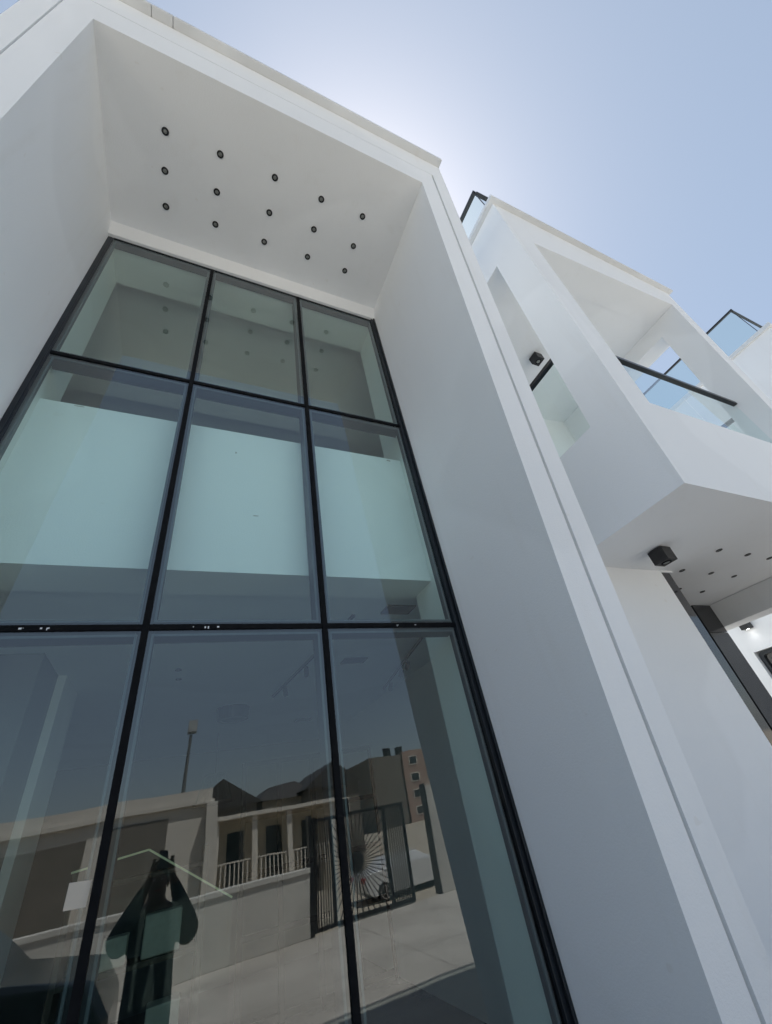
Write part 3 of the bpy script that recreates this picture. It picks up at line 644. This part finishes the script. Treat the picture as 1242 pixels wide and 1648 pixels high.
# small neighbour with a railed balcony
t = thing('neighbour_bungalow', (5, -26, -3.1), 'low beige house with white posts behind the compound wall', 'house')
b = MB(); b.box(2.2, 9.0, -36, -26, -3.1, .9); b.build('wall', M['beige'], t)
b = MB(); b.box(1.9, 9.3, -36.3, -24.3, .901, 1.08); b.build('flat_roof', M['annexwhite'], t)
for x in (2.3, 4.3, 6.2, 8.8):
    b = MB(); b.box(x-.13, x+.13, -24.8, -24.54, -3.1, .9); b.build('post', M['annexwhite'], t)
b = MB()
for i in range(29): b.box(2.4+i*.22, 2.46+i*.22, -24.7, -24.66, -1.9, -1.0)
b.box(2.4, 8.8, -24.72, -24.64, -1.0, -.94); b.build('railing', M['annexwhite'], t)
for x in (3.0, 5.1, 7.2): 
    b = MB(); b.box(x, x+.9, -25.99, -25.93, -2.6, .3); b.build('window', M['dark_glass'], t)
house_box('gabled_house', 1.0, 7.4, -56, -45, 2.6, M['brown'], 'brown house with a steep dark gable roof just right of the flat white building', [(2, 3, .2, 1.6), (5, 6, .2, 1.6)], 'gable')
house_box('gabled_house', 8.4, 13.6, -60, -48, 2.7, M['beige'], 'beige house with a flat-topped dark hip roof between two gabled ones', [(9, 10, .2, 1.6), (11, 12, .2, 1.6)], 'hip')
house_box('gabled_house', 12.4, 18.4, -58, -45, 3.0, M['brown'], 'brown house with a dark gable roof beside the apartment block', [(13.4, 14.6, .2, 1.6), (16, 17, .2, 1.6)], 'gable')
t = thing('apartment_block', (44, -85, -3.1), 'tall grey apartment block with a terracotta strip and water tanks on its roof', 'apartment block')
b = MB(); b.box(36, 43, -100, -85, -3.1, 8.6); b.build('wall', M['brown'], t)
b = MB(); b.box(43, 52, -100, -84.5, -3.1, 8.9); b.build('stair_tower', M['brick'], t)
for fl in range(4):
    z = -2.0 + 2.8*fl
    b = MB(); b.box(44.4, 46.4, -84.49, -84.40, z, z+1.5); f_ = b.build('window', M['annexwhite'], t)
    b = MB(); b.box(44.6, 46.2, -84.40, -84.38, z+.15, z+1.35); b.build('pane', M['dark_glass'], f_)
    b = MB(); b.box(48.2, 50.6, -84.49, -84.40, z, z+1.5); f_ = b.build('window', M['annexwhite'], t)
    b = MB(); b.box(48.4, 50.4, -84.40, -84.38, z+.15, z+1.35); b.build('pane', M['dark_glass'], f_)
for x in (40.4, 43.2): 
    b = MB(); b.tube((x, -86.5, 8.55), (x, -86.5, 10.0), .8, .8, 20); b.build('water_tank', M['black'], t)
# lamp post
t = thing('street_lamp', (.68, -26.0, -3.1), 'thin grey street lamp post with a square flat head rising behind the white building', 'street lamp')
b = MB(); b.tube((.66,-26,-3.1), (.66,-26,5.6), .12, .085, 12); b.build('pole', M['steel'], t)
b = MB(); b.obox((.69,-26,6.05), (.27,0,0), (0,.06,.04), (0,-.10,.38)); b.build('lamp_head', M['steel'], t, bevel=.01)
b = MB(); b.obox((.69,-25.93,6.07), (.22,0,0), (0,.012,.006), (0,-.09,.32)); b.build('lamp_lens', M['steel'], t)

# ================================================================== the photographer
def skin_mesh(verts, edges, radii, sub=2):
    me = bpy.data.meshes.new('sk'); me.from_pydata(verts, edges, []); o = bpy.data.objects.new('sk', me); C.objects.link(o)
    md = o.modifiers.new('skin', 'SKIN'); md.use_smooth_shade = True
    for i, r in enumerate(radii):
        sv = me.skin_vertices[0].data[i]; sv.radius = (r, r) if isinstance(r, (int, float)) else r; sv.use_root = (i == 0)
    s2 = o.modifiers.new('sub', 'SUBSURF'); s2.levels = sub; s2.render_levels = sub
    bpy.context.view_layer.update(); dg = bpy.context.evaluated_depsgraph_get()
    out = bpy.data.meshes.new_from_object(o.evaluated_get(dg)); bpy.data.objects.remove(o, do_unlink=True)
    return out
person = thing('person', (-.03, -.34, -2.0), 'person in dark clothes holding up a phone with both hands, mirrored in the glass', 'person')
P = {}; V = []; E_ = []; Rr = []
def jt(n_, p, r, par=None):
    P[n_] = len(V); V.append(Vector(p)); Rr.append(r)
    if par: E_.append((P[par], P[n_]))
py = -.34
jt('pelvis', (-.03, py, -.98), (.205, .13)); jt('waist', (-.03, py, -.80), (.19, .13), 'pelvis'); jt('chest', (-.03, py+.01, -.57), (.20, .13), 'waist')
jt('upchest', (-.03, py+.02, -.43), (.15, .10), 'chest'); jt('neck', (-.03, py+.04, -.33), .062, 'upchest')
jt('skull', (-.03, py+.07, -.24), (.076, .088), 'neck'); jt('crown', (-.03, py+.06, -.13), (.074, .086), 'skull')
for s, tg in ((-1, 'l'), (1, 'r')):
    hx = -.03
    jt('sh'+tg, (hx + s*.19, py+.02, -.45), .10, 'upchest'); el = (hx + s*.29, py+.10, -.60 if s > 0 else -.56)
    jt('el'+tg, el, .105, 'sh'+tg); wr = (s*.085 - .01, -.13, -.16); mid = tuple((a*.62+b_*.38) for a, b_ in zip(el, wr))
    jt('fo'+tg, mid, .082, 'el'+tg); mid2 = tuple((a*.2+b_*.8) for a, b_ in zip(el, wr)); jt('cu'+tg, mid2, .045, 'fo'+tg); jt('wr'+tg, wr, .026, 'cu'+tg); pm = (s*.062 - .005, -.085, -.085); jt('pa'+tg, pm, (.034, .018), 'wr'+tg)
    jt('hip'+tg, (hx + s*.10, py, -1.14), .105, 'pelvis'); jt('kn'+tg, (hx + s*.13, py+.03, -1.53), .070, 'hip'+tg)
    jt('ca'+tg, (hx + s*.135, py, -1.68), .065, 'kn'+tg); jt('an'+tg, (hx + s*.14, py, -1.91), .042, 'ca'+tg); jt('to'+tg, (hx + s*.17, py+.17, -1.965), .032, 'an'+tg)
    # five fingers curled round the phone edge
    for k, (dz0, ln) in enumerate(((.045, .062), (.020, .070), (-.005, .066), (-.028, .052))):
        base = Vector(pm) + Vector((s*.008, .01, dz0)); k1 = base + Vector((s*.012, ln*.55, .004)); k2 = k1 + Vector((-s*.028, ln*.28, 0))
        for q, (pt, r) in enumerate(((base, .010), (k1, .009), (k2, .0075))):
            jt(f'f{tg}{k}{q}', pt, r, 'pa'+tg if q == 0 else f'f{tg}{k}{q-1}')
    th = Vector(pm) + Vector((-s*.012, .0, .02)); t2 = th + Vector((-s*.03, .008, .028))
    jt('t0'+tg, th, .013, 'pa'+tg); jt('t1'+tg, t2, .010, 't0'+tg)
me = skin_mesh([v + Vector((0,0,H)) - person.location for v in V], E_, Rr)
for mm in ('skin', 'shirt', 'trouser', 'tyre'): me.materials.append(M[mm])
for p_ in me.polygons:
    c = p_.center + person.location - Vector((0,0,H)); p_.use_smooth = True
    arm = abs(c.x + .03) > .2 or c.y > py + .2
    if c.z < -1.9: k = 3
    elif c.z < -.98: k = 2
    elif c.z < -.37 or (c.z < -.21 and abs(c.x + .03) > .10): k = 1
    else: k = 0
    p_.material_index = k
bo = bpy.data.objects.new('body', me); C.objects.link(bo); bo.parent = person
hx, hy, hz = -.03, py + .065, -.18
b = MB(); b.sphere((hx, hy-.012, hz+.035), (.083, .098, .095), 24, 14)
b.v = [v if not (v.y > hy + .045 and v.z < hz + .08) else Vector((v.x, hy + .045, v.z)) for v in b.v]
b.build('hair', M['hair'], person, smooth=True)
b = MB(); b.sphere((hx, hy+.02, hz-.02), (.068, .075, .095), 24, 14); b.prism([(hx-.008, hy+.088, hz+.0), (hx+.008, hy+.088, hz+.0), (hx+.017, hy+.09, hz-.035), (hx-.017, hy+.09, hz-.035)], [(hx-.004, hy+.095, hz), (hx+.004, hy+.095, hz), (hx+.009, hy+.118, hz-.03), (hx-.009, hy+.118, hz-.03)])
for s in (-1, 1): b.sphere((hx+s*.078, hy+.005, hz-.02), (.012, .022, .034), 10, 8)
b.build('face', M['skin'], person, smooth=True)
for s in (-1, 1):
    b = MB(); b.sphere((hx+s*.029, hy+.086, hz+.005), (.012, .008, .008), 10, 8); b.build('eye', M['eye'], person, smooth=True)
b = MB(); b.box(hx-.024, hx+.024, hy+.083, hy+.092, hz-.066, hz-.056); b.build('mouth', M['red'], person)
# phone just behind the lens
pc = Vector((0,0,0)) - FWD*.012 + DWN*.045 + RGT*.0
t = thing('smartphone', tuple(pc), 'black smartphone held up by the person facing the house', 'phone')
b = MB(); b.obox(pc, RGT*.036, DWN*.075, FWD*.004); b.build('body', M['black'], t, bevel=.002)
b = MB(); b.obox(pc - FWD*.0046, RGT*.033, DWN*.071, FWD*.0005); b.build('screen', M['dark_glass'], t)
